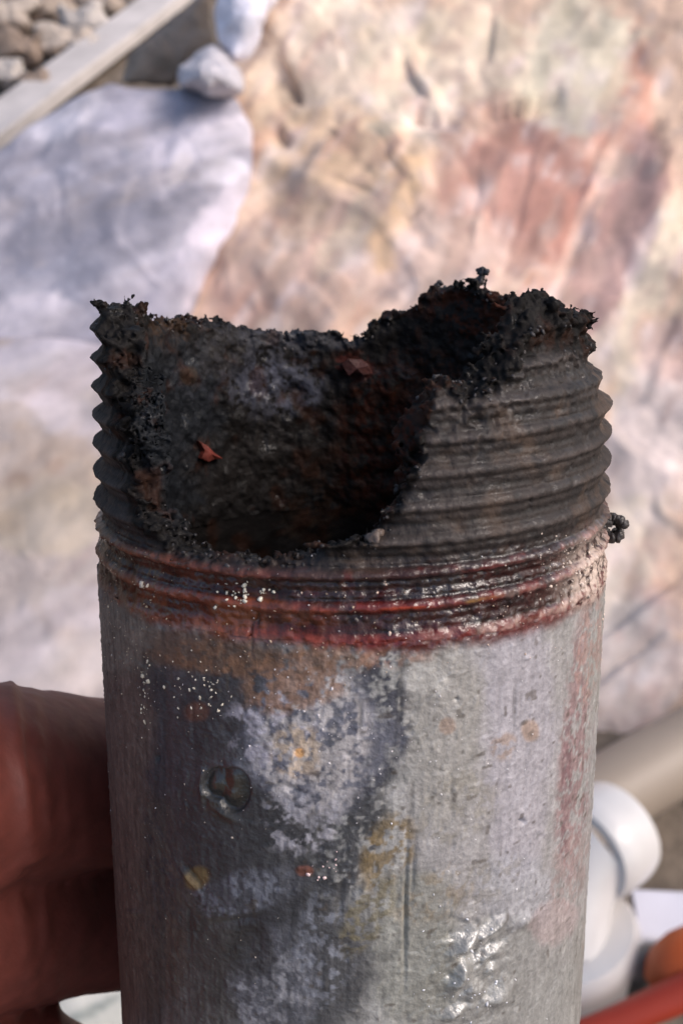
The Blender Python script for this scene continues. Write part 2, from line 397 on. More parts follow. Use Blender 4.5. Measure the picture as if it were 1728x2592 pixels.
spots = [(20, 40, 70, 'large rubble stone nearest the top left corner of the photo'), (115, 25, 62, 'rubble stone at the top edge just right of the corner stone'),
         (205, 60, 70, 'large rubble stone at the right of the heap close to the plank'), (60, 120, 62, 'rubble stone lying just below the large corner stone'),
         (140, 110, 58, 'rubble stone in the middle of the heap beyond the plank'), (255, 15, 55, 'rubble stone farthest right, at the top edge beside the plank'),
         (15, 190, 60, 'rubble stone cut by the left edge of the photo above the plank'), (85, 205, 42, 'small rubble stone close against the left part of the plank'),
         (180, -20, 60, 'rubble stone cut off by the top edge above the middle of the heap'), (10, 275, 34, 'smallest rubble stone where the plank leaves the left edge'),
         (215, 120, 34, 'small rubble stone close against the right part of the plank')]
for i, (x, y, r, lab_) in enumerate(spots):
    a = np.linspace(0, 2 * math.pi, 14, endpoint=False); rr = r * (1 + .22 * rng.standard_normal(14)) * np.where(np.abs(np.cos(a)) > .5, 1.15, .9)
    dz = (-math.sin(PITCH) + math.cos(PITCH) * (CY - y) / F); d = (0.02 - .62) / dz
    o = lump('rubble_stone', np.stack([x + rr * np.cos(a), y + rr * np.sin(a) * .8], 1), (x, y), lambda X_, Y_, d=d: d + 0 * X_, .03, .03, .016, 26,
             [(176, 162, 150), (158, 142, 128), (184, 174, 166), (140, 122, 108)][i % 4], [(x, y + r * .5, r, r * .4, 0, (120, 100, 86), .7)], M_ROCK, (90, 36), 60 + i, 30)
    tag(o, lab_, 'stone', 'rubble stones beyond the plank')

# ------------------------------------------------------------------ plank, pole, plumbing pieces on the ground
def bevel_box(name, p0, p1, wdt, thick, mat, up=(0, 0, 1), bev=.003, parent=None, rough=0, label=None):
    """a sawn board from p0 to p1 with softened, slightly uneven edges"""
    p0, p1 = np.array(p0), np.array(p1); ax = p1 - p0; L = np.linalg.norm(ax); ax /= L
    upv = np.array(up, float); s = np.cross(ax, upv); s /= np.linalg.norm(s); u = np.cross(s, ax)
    prof = []
    for cx_, cy_, a0 in ((1, 1, 0), (-1, 1, 90), (-1, -1, 180), (1, -1, 270)):
        for a in (0, 30, 60, 90):
            prof.append((cx_ * (wdt / 2 - bev) + bev * math.cos(math.radians(a0 + a)), cy_ * (thick / 2 - bev) + bev * math.sin(math.radians(a0 + a))))
    prof = np.array(prof); n = 60
    V = []
    for k in np.linspace(0, L, n):
        for (x, y) in prof: V.append(p0 + ax * k + s * x + u * y)
    V = np.array(V); V += (fbm(V * 30, 3, 4) * rough)[:, None] * u
    m = len(prof)
    faces = [(i * m + j, i * m + (j + 1) % m, (i + 1) * m + (j + 1) % m, (i + 1) * m + j) for i in range(n - 1) for j in range(m)]
    faces += [tuple(range(m))[::-1], tuple(range((n - 1) * m, n * m))]
    mid = (p0 + p1) / 2
    o = mesh_obj(name, V - mid, faces, mat, parent, smooth=False); o.location = mid
    return o

M_WOOD = plain_material('weathered_wood', (196, 188, 184), .75, 40, .16, .0008, (.4, .4, 1))
def GR(px, py, z):
    dz = (-math.sin(PITCH) + math.cos(PITCH) * (CY - py) / F); return P(px, py, (z - CAM[2]) / dz)
pl = bevel_box('wooden_plank', GR(-330, 560, .02), GR(640, -165, .02), .072, .024, M_WOOD, rough=.001)
tag(pl, 'weathered pale wooden plank lying diagonally in the top left corner', 'plank')

def tube(path, radii, seg=48):
    """lathe-like sweep along a path of points; returns verts, faces"""
    path = np.array(path, float); n = len(path)
    tg = np.gradient(path, axis=0); tg /= np.linalg.norm(tg, axis=1, keepdims=True) + 1e-12
    ref = np.array([.13, .21, .97]); V = []
    a = np.linspace(0, 2 * math.pi, seg, endpoint=False)
    for i in range(n):
        s = np.cross(tg[i], ref); s /= np.linalg.norm(s); u = np.cross(s, tg[i])
        V.append(path[i] + radii[i] * (np.cos(a)[:, None] * s + np.sin(a)[:, None] * u))
    V = np.vstack(V); F_ = grid_faces(n, seg)
    i = np.arange(n - 1)
    F2 = np.stack([i * seg + seg - 1, (i + 1) * seg + seg - 1, (i + 1) * seg, i * seg], -1)
    return V, np.vstack([F_, F2])

M_POLE = plain_material('tan_plastic', (148, 134, 120), .5, 25, .08, .0003)
p0, p1 = P(1330, 2130, .675), P(2350, 1545, .82)
ts = np.linspace(0, 1, 40); path = p0 + (p1 - p0) * ts[:, None]
ax = (p1 - p0) / np.linalg.norm(p1 - p0); R_ = .0255
path = np.vstack([path, path[-1:], path[::-1], path[:1]]) + 0.0
rad = np.r_[np.full(40, R_), R_ - .001, np.full(40, R_ - .004), R_]
# hollow pipe: outer wall, end ring, inner wall
def ring_tube(name, pts, ro, ri, mat, parent=None, seg=56):
    pts = np.array(pts); n = len(pts); tg = np.gradient(pts, axis=0); tg /= np.linalg.norm(tg, axis=1, keepdims=True)
    ref = np.array([.13, .21, .97]); a = np.linspace(0, 2 * math.pi, seg, endpoint=False)
    ro = np.broadcast_to(ro, n); ri = np.broadcast_to(ri, n)
    rows = []
    order = [(i, ro[i]) for i in range(n)] + [(i, ri[i]) for i in range(n - 1, -1, -1)]
    for i, r in order:
        s = np.cross(tg[i], ref); s /= np.linalg.norm(s); u = np.cross(s, tg[i])
        rows.append(pts[i] + r * (np.cos(a)[:, None] * s + np.sin(a)[:, None] * u))
    V = np.stack(rows, 0); m = len(rows)
    faces = []
    for i in range(m):
        for j in range(seg):
            faces.append((i * seg + j, i * seg + (j + 1) % seg, ((i + 1) % m) * seg + (j + 1) % seg, ((i + 1) % m) * seg + j))
    V = V.reshape(-1, 3); c = V.mean(0)
    if parent is not None: c = np.array(parent.location)
    o = mesh_obj(name, V - c, np.array(faces), mat, parent)
    if parent is None: o.location = c
    md = o.modifiers.new('split', 'EDGE_SPLIT'); md.split_angle = math.radians(50)
    return o
pole = ring_tube('plastic_pipe', p0 + (p1 - p0) * ts[:, None], R_, R_ - .004, M_POLE)
tag(pole, 'plain tan pipe lying diagonally behind the white fitting at right', 'pipe')

M_PVC = plain_material('white_pvc', (204, 200, 197), .24, 45, .07, .0001)
D_ = .60
el = empty('pipe_fitting', P(1440, 2230, D_))
def curve(ptsd, n=24):
    A_ = np.array([P(*p) for p in ptsd]); t = np.linspace(0, 1, n)[:, None]
    return (1 - t) ** 2 * A_[0] + 2 * t * (1 - t) * A_[1] + t * t * A_[2]
px2m = D_ / F
ring_tube('elbow', curve([(1520, 2130, D_), (1420, 2210, D_), (1428, 2400, D_ - .004)]), 112 * px2m, 90 * px2m, M_PVC, el)
def seg_line(a, b, n=8):
    A_, B_ = P(*a), P(*b); t = np.linspace(0, 1, n)[:, None]; return A_ + (B_ - A_) * t
rr = np.array([.93, .985, 1, 1, 1, 1, .985, .95])
ring_tube('socket', seg_line((1478, 2160, D_ - .004), (1562, 2098, D_ + .012)), 138 * px2m * rr, px2m * np.array([100, 100, 112, 112, 112, 112, 112, 112]), M_PVC, el)
ring_tube('socket', seg_line((1425, 2350, D_ - .004), (1450, 2455, D_ + .010)), 186 * px2m * rr, px2m * np.array([100, 100, 150, 150, 150, 150, 150, 150]), M_PVC, el)
tag(el, 'white plastic elbow fitting with two wide sockets right of the pipe', 'pipe fitting')

M_SHEET = plain_material('white_sheet', (206, 204, 214), .6, 30, .06, .0005)
sv = bevel_box('plastic_sheet', GR(1606, 2318, .03), GR(2000, 2338, .03), .032, .008, M_SHEET, rough=.001)
tag(sv, 'small whitish flat sheet lying right of the white fitting', 'sheet')

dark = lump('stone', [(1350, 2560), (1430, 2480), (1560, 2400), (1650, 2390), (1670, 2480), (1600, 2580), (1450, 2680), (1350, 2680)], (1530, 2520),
            lambda x, y: .585 + 0 * x, .012, .03, .004, 20, (126, 122, 116), [(1545, 2545, 110, 50, -30, (40, 36, 34), .9)], M_ROCK, (120, 50), 77, 30)  # dark blob paints the shade of a hollow into the colour
tag(dark, 'grey stone with a hollow painted as dark shade below the white fitting', 'stone')

M_RED = plain_material('red_plastic', (150, 46, 24), .5, 30, .15, .0004)
M_ORG = plain_material('orange_plastic', (168, 74, 24), .5, 30, .18, .0004)
tl = empty('hand_tool', P(1680, 2520, .55))
V, Fc = tube([P(1400 + 34 * k, 2640 - 10 * k - .35 * k * k, .55) for k in range(13)], [.004] + [.0066 + .0003 * k for k in range(11)] + [.004], 32)
mesh_obj('handle', V - np.array(tl.location), Fc, M_RED, tl)
V, Fc = tube([P(1640 + 22 * k, 2490 - 15 * k + .6 * k * k, .566) for k in range(13)], [.004, .010, .0135, .015] + [.0165] * 7 + [.013, .005], 32)
mesh_obj('grip', V - np.array(tl.location), Fc, M_ORG, tl)
tag(tl, 'red and orange plastic handled tool cut off by the lower right corner', 'tool')

# ------------------------------------------------------------------ the corroded pipe
T_ = math.radians(13.75)
PA = np.array([(889 - CX) / F, (CY - 1400) / F, 1.0]) * 94.0       # axis point, (right, up, forward) in mm
Aax = np.array([0, math.cos(T_), -math.sin(T_)]); Nn = np.array([0, -math.sin(T_), -math.cos(T_)]); Xx = np.array([1.0, 0, 0])
RO, RI, PITCHMM = 21.08, 17.6, 2.209
def cam2w(c): return CAM + (c[..., :1] * RT + c[..., 1:2] * UP + c[..., 2:3] * FW) * .001
def cyl_cam(th, r, z): return PA + (r * np.sin(th))[:, None] * Xx + (r * np.cos(th))[:, None] * Nn + z[:, None] * Aax
def cyl_px(th, r, z):
    c = cyl_cam(th, r, z); return CX + F * c[:, 0] / c[:, 2], CY - F * c[:, 1] / c[:, 2]
def hit(px, py, R, far=False):                 # photo pixel -> (theta, z) on the cylinder of radius R
    px = np.atleast_1d(np.asarray(px, float)); py = np.atleast_1d(np.asarray(py, float))
    d = np.stack([(px - CX) / F, (CY - py) / F, np.ones_like(px)], 1)
    dp = d - np.outer(d @ Aax, Aax); Ap = PA - (PA @ Aax) * Aax
    a = (dp * dp).sum(1); b = -(dp @ Ap); c = Ap @ Ap - R * R
    disc = np.maximum(b * b - a * c, 0); t = (-b + np.sqrt(disc) * (1 if far else -1)) / a
    q = d * t[:, None] - PA
    return np.arctan2(q @ Xx, q @ Nn), q @ Aax

pipe = empty('corroded_pipe')
R3 = np.stack([RT, -(Nn[1] * UP + Nn[2] * FW), Aax[1] * UP + Aax[2] * FW], 1)
org = cam2w(PA[None])[0]
mw = Matrix.Identity(4)
for i in range(3):
    for j in range(3): mw[i][j] = R3[i, j]
    mw[i][3] = org[i]
pipe.matrix_world = mw
tag(pipe, 'rusty galvanized steel pipe with a broken threaded end held upright by a hand', 'pipe')
def cyl_local(th, r, z): return np.stack([r * np.sin(th), -r * np.cos(th), z], 1) * .001

# fracture outline: height of the broken edge round the pipe
fr = np.array([(318, 905), (322, 960), (322, 1030), (330, 1090), (333, 1139), (322, 1190), (330, 1240), (346, 1289), (372, 1323), (401, 1363), (440, 1388), (475, 1403), (521, 1405), (567, 1398),
               (610, 1412), (648, 1424), (694, 1412), (751, 1394), (800, 1386), (849, 1377), (923, 1369), (945, 1345), (963, 1317), (984, 1302), (1008, 1272), (1028, 1232), (1040, 1190), (1052, 1135),
               (1064, 1090), (1074, 1045), (1085, 1000), (1115, 980), (1156, 992), (1202, 1005), (1258, 962), (1304, 935), (1330, 895), (1380, 862), (1440, 850), (1490, 860)], float)
th_f, z_f = hit(fr[:, 0], fr[:, 1], 20.7)
bk = np.array([(400, 812), (480, 818), (560, 816), (622, 828), (640, 846), (662, 838), (690, 848), (720, 856), (780, 850), (850, 850), (925, 858), (938, 830), (980, 800), (1035, 782), (1078, 762), (1094, 738), (1112, 720),
               (1160, 715), (1196, 712), (1215, 702), (1238, 735), (1290, 757), (1330, 770), (1395, 765), (1432, 778)], float)
th_b, z_b = hit(bk[:, 0], bk[:, 1], 19.3, far=True)
def z_at(th, r, py):                           # height at which the point (theta, r) shows at image row py
    c0 = PA + r * math.sin(th) * Xx + r * math.cos(th) * Nn; k = (CY - py) / F
    return (k * c0[2] - c0[1]) / (Aax[1] - k * Aax[2])
rd = math.radians
ext = [(rd(-66), z_at(rd(-66), 20, 800)), (rd(-75), z_at(rd(-75), 20, 782)), (rd(-88), z_at(rd(-88), 20, 775)), (rd(-100), z_at(rd(-100), 19.5, 792)), (rd(-112), z_at(rd(-112), 19.4, 805)),
       (rd(80), z_at(rd(80), 20, 872)), (rd(92), z_at(rd(92), 19.8, 872)), (rd(104), z_at(rd(104), 19.5, 845)), (rd(116), z_at(rd(116), 19.3, 815))]
th_all = np.r_[np.where(th_f > 0, th_f, th_f), np.mod(th_b, 2 * math.pi), [e[0] for e in ext]]
z_all = np.r_[z_f, z_b, [e[1] for e in ext]]
th_all = np.mod(th_all + rd(150), 2 * math.pi) - rd(150)           # -150 .. 210
o_ = np.argsort(th_all); th_all, z_all = th_all[o_], z_all[o_]
def H_edge(th):
    t = np.mod(th + rd(150), 2 * math.pi) - rd(150)
    return np.interp(t, th_all, z_all, period=2 * math.pi)

ZCUT = float(hit(889, 1632, RO)[1][0])
ZTOP = float(z_all.max()) + 1.6
Z_RO = ZCUT + 6.6                                # full thread above, run-out below
PH = float(z_at(rd(-90), 20.6, 1028)) / PITCHMM + .25
def r_out(th, z, q):
    """outer radius in mm: taper, thread, dents"""
    u = z / PITCHMM - th / (2 * math.pi) - PH
    fr_ = u - np.floor(u)
    saw = 1 - np.abs(fr_ - .5) * 2                       # 0 at crest .. 1 at root
    saw = np.clip((saw - .05) / .9, 0, 1)
    dep = 1.28 * np.clip((z - ZCUT - .2) / (Z_RO - ZCUT + 1.2), 0, 1) ** 1.15 + .16 * sst(-.2, .5, z - ZCUT)
    dep = dep * (1 - (.70 * sst(rd(0), rd(15), th) * (1 - sst(rd(60), rd(86), th)) + .5 * sst(-rd(84), -rd(70), th) * (1 - sst(-rd(30), rd(0), th))) * sst(4, 7, z - ZCUT))
    taper = np.maximum(z - Z_RO, 0) / 30
    dbl = np.exp(-((fr_ - .24) / .07) ** 2) + .8 * np.exp(-((fr_ - .80) / .07) ** 2); saw = saw + dbl * (.42 * sst(0, 1, z - ZCUT) * (1 - sst(4, 7, z - ZCUT)))
    worn = 1.5 * sst(5.0, .2, H_edge(th) - z) * sst(rd(22), rd(50), th) * (1 - sst(rd(120), rd(150), th))
    return RO - taper - saw * dep - worn - .17 * dbl * sst(4, 7, z - ZCUT) * sst(-.2, .8, np.cos(th))
def relief(th, z, q, px, py):
    """fine corrosion relief of the outside, in mm"""
    n = fbm(q * 1.6, 4, 71) * .032 + noise(q * 5.5, 75) * .012 + noise(q * np.array([3.4, 3.4, .3]), 73) * .018 - sst(.55, .9, noise(q * np.array([2.2, 2.2, .16]), 74)) * .035 + sst(.45, .9, noise(q * 2.3, 76)) * .07 - sst(.5, .9, noise(q * 1.3, 77)) * .06
    thr = sst(ZCUT + 5, ZCUT + 9, z)
    n = n + thr * (fbm(q * 1.1, 3, 78) * .05 + sst(.35, .9, noise(q * 1.7, 79)) * -.16 + sst(6.5, 1.0, H_edge(th) - z) * sst(rd(5), rd(25), th) * (noise(q * 1.9, 83) * .26 + noise(q * 4.2, 84) * .16))
    band = sst(ZCUT - 1.5, ZCUT + .5, z) * (1 - thr)
    n = n + band * (noise(q * 3.2, 80) * .10 + noise(q * 1.5, 82) * .10)
    def g(x, y, sx, sy, an=0):
        ca, sa = math.cos(rd(an)), math.sin(rd(an)); dx, dy = px - x, py - y
        return np.exp(-(((dx * ca + dy * sa) / sx) ** 2 + ((-dx * sa + dy * ca) / sy) ** 2))
    vis = np.cos(th) > -.05
    d = 0
    # two merged blisters in a shallow pit, left of centre
    pit = sst(1.0, .82, np.sqrt(((px - 556) / 48) ** 2 + ((py - 1985) / 46) ** 2)); pit = np.maximum(pit, sst(1.0, .82, np.sqrt(((px - 592) / 44) ** 2 + ((py - 2000) / 64) ** 2)))
    d = d - .5 * pit + .5 * g(545, 1985, 21, 26) + .52 * g(594, 1968, 23, 33) + .42 * g(586, 2014, 20, 20) + .22 * g(512, 1990, 8, 40) + .2 * g(570, 2062, 40, 8, 30)
    d = d - .35 * g(1026, 2300, 4.5, 150, 1) - .2 * g(1045, 2200, 4, 60, 4)      # long vertical scratch
    d = d - .3 * g(640, 1600, 4, 40, 4) - .3 * g(655, 1565, 4, 22, 4)            # crack in the red band
    for k, (x, y, sx, sy, an, a) in enumerate(((1170, 2390, 40, 11, -38, .34), (1245, 2345, 36, 10, -40, .4), (1215, 2410, 60, 10, -30, -.3), (1160, 2470, 16, 46, 20, .34), (1190, 2500, 24, 30, 20, .3), (1150, 2560, 40, 14, -25, .34),
                                            (1260, 2520, 40, 22, -40, .3), (1320, 2330, 30, 16, -30, .22), (640, 2390, 40, 50, 10, -.3), (600, 2330, 60, 10, -8, -.22), (745, 2000, 30, 7, 22, -.24), (480, 2225, 34, 6, 52, .28), (492, 2218, 34, 6, 52, -.22), (400, 1920, 5, 9, 0, -.3), (1320, 2080, 7, 6, 0, -.3), (1320, 2080, 7, 6, 0, -.2), (1154, 1770, 5, 4, 0, -.3),
                                            (940, 2200, 26, 7, -40, -.22), (920, 2250, 30, 8, -50, .2), (340, 2310, 16, 8, 0, .2), (860, 2290, 9, 60, 3, -.14))):
        d = d + a * (1.7 if k < 8 else 1) * g(x, y, sx, sy, an)
    d = d + np.exp(-(((px - 1190) / 95) ** 2 + ((py - 2450) / 140) ** 2)) * (.34 * noise(q * np.array([.9, .9, 1.5]), 86) + .12 * noise(q * 3, 87))
    return n + np.where(vis, d, 0)

def colour_outside(th, z, q, px, py, u):
    steel = (140, 138, 134)
    bl = [
        # bright galvanized side at right, its lilac light from the right partly painted in
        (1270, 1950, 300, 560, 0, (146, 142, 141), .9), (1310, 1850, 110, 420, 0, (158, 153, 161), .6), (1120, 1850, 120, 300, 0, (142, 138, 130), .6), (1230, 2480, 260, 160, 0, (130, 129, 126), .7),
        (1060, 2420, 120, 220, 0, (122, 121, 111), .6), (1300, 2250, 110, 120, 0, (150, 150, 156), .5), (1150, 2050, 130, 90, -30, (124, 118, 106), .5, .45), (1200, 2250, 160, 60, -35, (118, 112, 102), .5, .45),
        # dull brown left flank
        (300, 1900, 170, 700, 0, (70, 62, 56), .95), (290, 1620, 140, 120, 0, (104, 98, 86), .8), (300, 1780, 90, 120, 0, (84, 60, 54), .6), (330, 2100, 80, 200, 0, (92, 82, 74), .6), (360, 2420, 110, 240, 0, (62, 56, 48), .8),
        # dark blue black corroded field
        (640, 1900, 330, 330, 0, (54, 53, 57), .95), (560, 2200, 300, 260, 0, (50, 49, 50), .95), (720, 2450, 300, 220, 0, (56, 55, 57), .9), (520, 1760, 160, 160, 0, (54, 52, 54), .8), (950, 1830, 85, 250, 8, (46, 46, 56), .95, .72), (880, 2150, 80, 190, 25, (46, 46, 50), .9, .7), (500, 2450, 150, 220, 0, (62, 58, 52), .7),
        # pale zinc bloom in the middle of it
        (800, 1870, 190, 220, 5, (108, 108, 118), .7), (700, 2480, 140, 150, 0, (98, 98, 104), .6), (640, 2250, 160, 60, -10, (84, 84, 90), .5),
        (800, 1880, 150, 230, 5, (176, 169, 166), .85, .56), (770, 2080, 120, 90, -20, (158, 154, 158), .85, .5), (700, 1830, 130, 110, 0, (176, 170, 178), .7, .45), (690, 2500, 120, 140, 0, (150, 148, 150), .6, .45), (760, 1900, 70, 80, 0, (196, 172, 144), .7, .5), (600, 2260, 140, 60, -10, (120, 122, 130), .6, .42), (820, 2400, 90, 150, 0, (130, 132, 140), .6, .45),
        (570, 2010, 60, 90, 0, (48, 44, 36), .85), (640, 2400, 70, 80, 0, (40, 36, 34), .8),
        # rust bloom under the thread
        (760, 1720, 170, 90, -5, (132, 98, 74), .8, .55), (850, 1660, 190, 60, -6, (116, 84, 62), .75, .5), (500, 1640, 240, 60, 8, (92, 70, 54), .9), (560, 1660, 180, 50, 8, (124, 88, 62), .7, .55), (1000, 1650, 110, 50, 0, (140, 100, 80), .6, .5),
        # green brown stain and small ones
        (980, 2160, 70, 120, 20, (112, 92, 56), .8, .6), (930, 2320, 60, 120, 30, (104, 94, 66), .7, .5), (1100, 2270, 120, 60, -30, (128, 112, 88), .5, .5), (1340, 1850, 26, 34, 0, (150, 124, 104), .7), (1270, 1890, 34, 44, 30, (146, 122, 104), .6, .55), (1130, 1840, 26, 24, 0, (140, 112, 92), .6),
        (1080, 1720, 70, 50, 0, (180, 176, 170), .5),
        # mauve stain down the right edge
        (1455, 1900, 46, 330, 3, (132, 104, 104), .8, .6), (1490, 1650, 40, 140, 5, (150, 118, 110), .6, .55), (1435, 1960, 16, 230, 3, (104, 72, 76), .7, .5), (1440, 2200, 50, 120, 12, (138, 114, 110), .5, .6), (1400, 2330, 70, 60, -40, (164, 140, 138), .4),
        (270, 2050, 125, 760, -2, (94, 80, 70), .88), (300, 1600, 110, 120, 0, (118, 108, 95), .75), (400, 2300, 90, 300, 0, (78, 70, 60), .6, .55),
        (500, 2220, 30, 40, 50, (120, 96, 50), .7), (770, 2205, 26, 16, 0, (120, 62, 36), .7), (500, 1800, 40, 30, 0, (108, 64, 44), .6), (760, 1905, 14, 14, 0, (220, 160, 90), .8),
    ]
    col = paint(steel, px, py, q, bl, .30, .16)
    # speckle of the corroded field
    sp = fbm(q * 1.5, 3, 91); sv_ = fbm(q * np.array([3.2, 3.2, .5]), 3, 93); rs_ = .4 + .6 * (1 - sst(980, 1080, px)); col *= (1 + rs_ * (.4 * sp + .55 * sv_))[:, None]
    scr = sst(.45, .8, noise(q * np.array([2.2, 2.2, .16]), 74)) * sst(-.1, .3, fbm(q * .25, 2, 90)); col *= (1 - .35 * scr)[:, None]
    dots = sst(.62, .8, noise(q * 1.9, 89)); col = col + (dots * .6)[:, None] * (lin((70, 60, 50)) - col)
    # the fresh-cut thread, rusted: run-out band red brown, thread above grey black
    zz = z - ZCUT + fbm(q * .35, 3, 95) * .7
    band = sst(-.6, .4, zz + .9 * np.sin(th + .9) * .4)
    xr = (px - 245) / 1290
    red = np.stack([np.interp(xr, [0, .2, .35, .55, .75, 1], lin(np.array([92, 104, 106, 84, 80, 98]))),
                    np.interp(xr, [0, .2, .35, .55, .75, 1], lin(np.array([62, 52, 48, 29, 29, 60]))),
                    np.interp(xr, [0, .2, .35, .55, .75, 1], lin(np.array([46, 36, 36, 26, 28, 58])))], 1)
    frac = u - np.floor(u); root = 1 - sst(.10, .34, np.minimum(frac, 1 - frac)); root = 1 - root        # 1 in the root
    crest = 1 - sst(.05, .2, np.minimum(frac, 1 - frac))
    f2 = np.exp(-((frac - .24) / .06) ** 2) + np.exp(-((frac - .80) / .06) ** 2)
    red = red * np.clip(1 - .7 * root * sst(.2, 1.2, zz) + .35 * crest - .45 * f2 * sst(.2, 1.2, zz), .15, 2)[:, None]  # root shade and crest highlights painted into the rust colour
    tar = sst(.0, .35, fbm(q * .7, 3, 98) + .3 * sst(3.0, 5.5, zz) + .35 * np.exp(-((px - 820) / 330) ** 2) * sst(2.2, 4.2, zz)) * sst(.8, 2.4, zz) * (.35 + .65 * sst(520, 820, px)); red = red + (tar * .8)[:, None] * (lin((36, 31, 32)) - red)
    red = red * (1 + .6 * fbm(q * 1.3, 3, 97) + .25 * noise(q * 3, 96))[:, None]
    orp = sst(.0, .35, fbm(q * .6, 3, 94) + .1) * np.exp(-(((px - 500) / 260) ** 2 + ((py - 1560) / 75) ** 2)); red = red + (orp * .75)[:, None] * (lin((128, 72, 44)) - red)
    # bright rust line and pale lime crust
    line = np.exp(-(np.minimum(frac, 1 - frac) / .05) ** 2) * .8 * sst(.15, .4, fbm(q * .5, 2, 99) + .35) * np.exp(-((px - 1040) / 210) ** 2) * np.exp(-((py - 1535) / 30) ** 2)
    red = red + line[:, None] * .9 * (np.where((px > 1120)[:, None], lin((214, 160, 90)), lin((170, 64, 32))) - red)
    lime = np.exp(-(((px - 1505) / 62) ** 2 + ((py - 1450 - (px - 1500) * -.5) / 85) ** 2)) * sst(-.25, .15, fbm(q * 2.2, 3, 101) + .12)
    lime2 = crest * np.exp(-(((px - 1330) / 190) ** 2 + ((py - 1555 - (px - 1330) * -.3) / 60) ** 2)) * sst(-.2, .2, fbm(q * 1.5, 2, 103))
    red = red + np.clip(lime + .35 * lime2, 0, .95)[:, None] * (lin((214, 192, 178)) - red)
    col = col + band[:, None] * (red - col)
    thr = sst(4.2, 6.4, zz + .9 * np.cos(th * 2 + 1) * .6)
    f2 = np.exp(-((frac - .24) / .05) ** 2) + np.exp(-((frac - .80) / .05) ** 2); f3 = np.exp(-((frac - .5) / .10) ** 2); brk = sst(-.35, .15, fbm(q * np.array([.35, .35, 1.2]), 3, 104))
    grey = np.tile(lin((53, 47, 45)), (len(px), 1)) * np.clip(1 - .6 * f3 - .4 * f2 * brk + .75 * np.exp(-(np.minimum(frac, 1 - frac) / .07) ** 2) * brk, .2, 2)[:, None]  # groove shade and light crest lines painted into the thread grey
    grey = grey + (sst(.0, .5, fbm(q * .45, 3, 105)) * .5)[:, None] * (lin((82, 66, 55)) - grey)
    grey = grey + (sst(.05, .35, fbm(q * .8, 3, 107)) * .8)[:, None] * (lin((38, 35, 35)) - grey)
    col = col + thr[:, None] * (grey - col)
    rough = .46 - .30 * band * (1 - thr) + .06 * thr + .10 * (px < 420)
    wet = np.exp(-(((px - 1190) / 120) ** 2 + ((py - 2460) / 150) ** 2))
    pitw = np.exp(-(((px - 570) / 55) ** 2 + ((py - 1990) / 60) ** 2))
    rough = rough - .36 * wet - .3 * pitw
    wetness = np.clip(.14 + .66 * band * (1 - thr) * sst(-.3, .2, fbm(q * .5, 2, 121) + .15) + .9 * wet + .8 * pitw - .12 * (px < 420) + .45 * sst(960, 1060, px) * sst(-.05, .25, fbm(q * .6, 2, 123)), 0, 1)
    global WET, SPEC; SPEC = .5 - .32 * band
    WET = wetness * (1 - thr * .6)
    return np.clip(col, .006, .9), np.clip(rough, .04, .9)

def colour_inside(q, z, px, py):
    bl = [(620, 930, 230, 130, 10, (84, 84, 92), .8, .6), (700, 980, 120, 70, 0, (100, 102, 116), .8, .6), (500, 880, 160, 70, 0, (70, 66, 64), .6), (430, 840, 60, 60, 0, (92, 66, 44), .6, .6), (905, 925, 60, 40, 20, (116, 60, 52), .7, .6),  # bluish grey blobs paint lit patches onto the inner wall
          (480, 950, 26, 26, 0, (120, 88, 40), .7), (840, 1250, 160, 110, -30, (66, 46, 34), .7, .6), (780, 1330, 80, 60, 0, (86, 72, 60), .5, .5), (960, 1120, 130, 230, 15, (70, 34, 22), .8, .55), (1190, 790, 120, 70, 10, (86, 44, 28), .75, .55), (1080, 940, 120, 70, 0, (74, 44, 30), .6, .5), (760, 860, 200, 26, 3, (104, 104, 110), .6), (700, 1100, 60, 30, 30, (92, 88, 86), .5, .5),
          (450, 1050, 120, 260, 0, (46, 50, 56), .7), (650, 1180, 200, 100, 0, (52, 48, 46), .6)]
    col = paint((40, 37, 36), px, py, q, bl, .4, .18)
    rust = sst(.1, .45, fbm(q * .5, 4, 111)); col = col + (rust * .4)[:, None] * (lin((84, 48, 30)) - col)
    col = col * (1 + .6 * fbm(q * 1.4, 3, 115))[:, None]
    return np.clip(col * .44, .003, .9), .5 + .2 * fbm(q * .5, 3, 117)  # whole inside colour scaled down, painting in the dark of the bore

# threaded end: a solid in cylindrical space, broken by the fracture surface
th_g = np.r_[np.arange(-math.pi - .006, -rd(100), .0085), np.arange(-rd(100), rd(100), .0063), np.arange(rd(100), math.pi + .014, .0085)]
r_g = np.arange(15.2, 22.6, .17); z_g = np.arange(ZCUT, ZTOP, .135)
nt_, nr_, nz_ = len(th_g), len(r_g), len(z_g)
TH, ZZ = np.meshgrid(th_g, z_g, indexing='ij')
ths, zs = TH.ravel(), ZZ.ravel()
qo = cyl_local(ths, np.full_like(ths, 20.0), zs) * 1000
po = cyl_px(ths, np.full_like(ths, 20.6), zs)
Rout = (r_out(ths, zs, qo) + relief(ths, zs, qo, *po)).reshape(nt_, nz_)
Rinn = (RI + .5 * fbm(qo * .28, 4, 41) + .5 * fbm(qo * .8, 3, 44) + .08 * fbm(qo * np.array([2.6, 2.6, .9]), 2, 46) + .05 * noise(qo * 4.8, 47)).reshape(nt_, nz_)
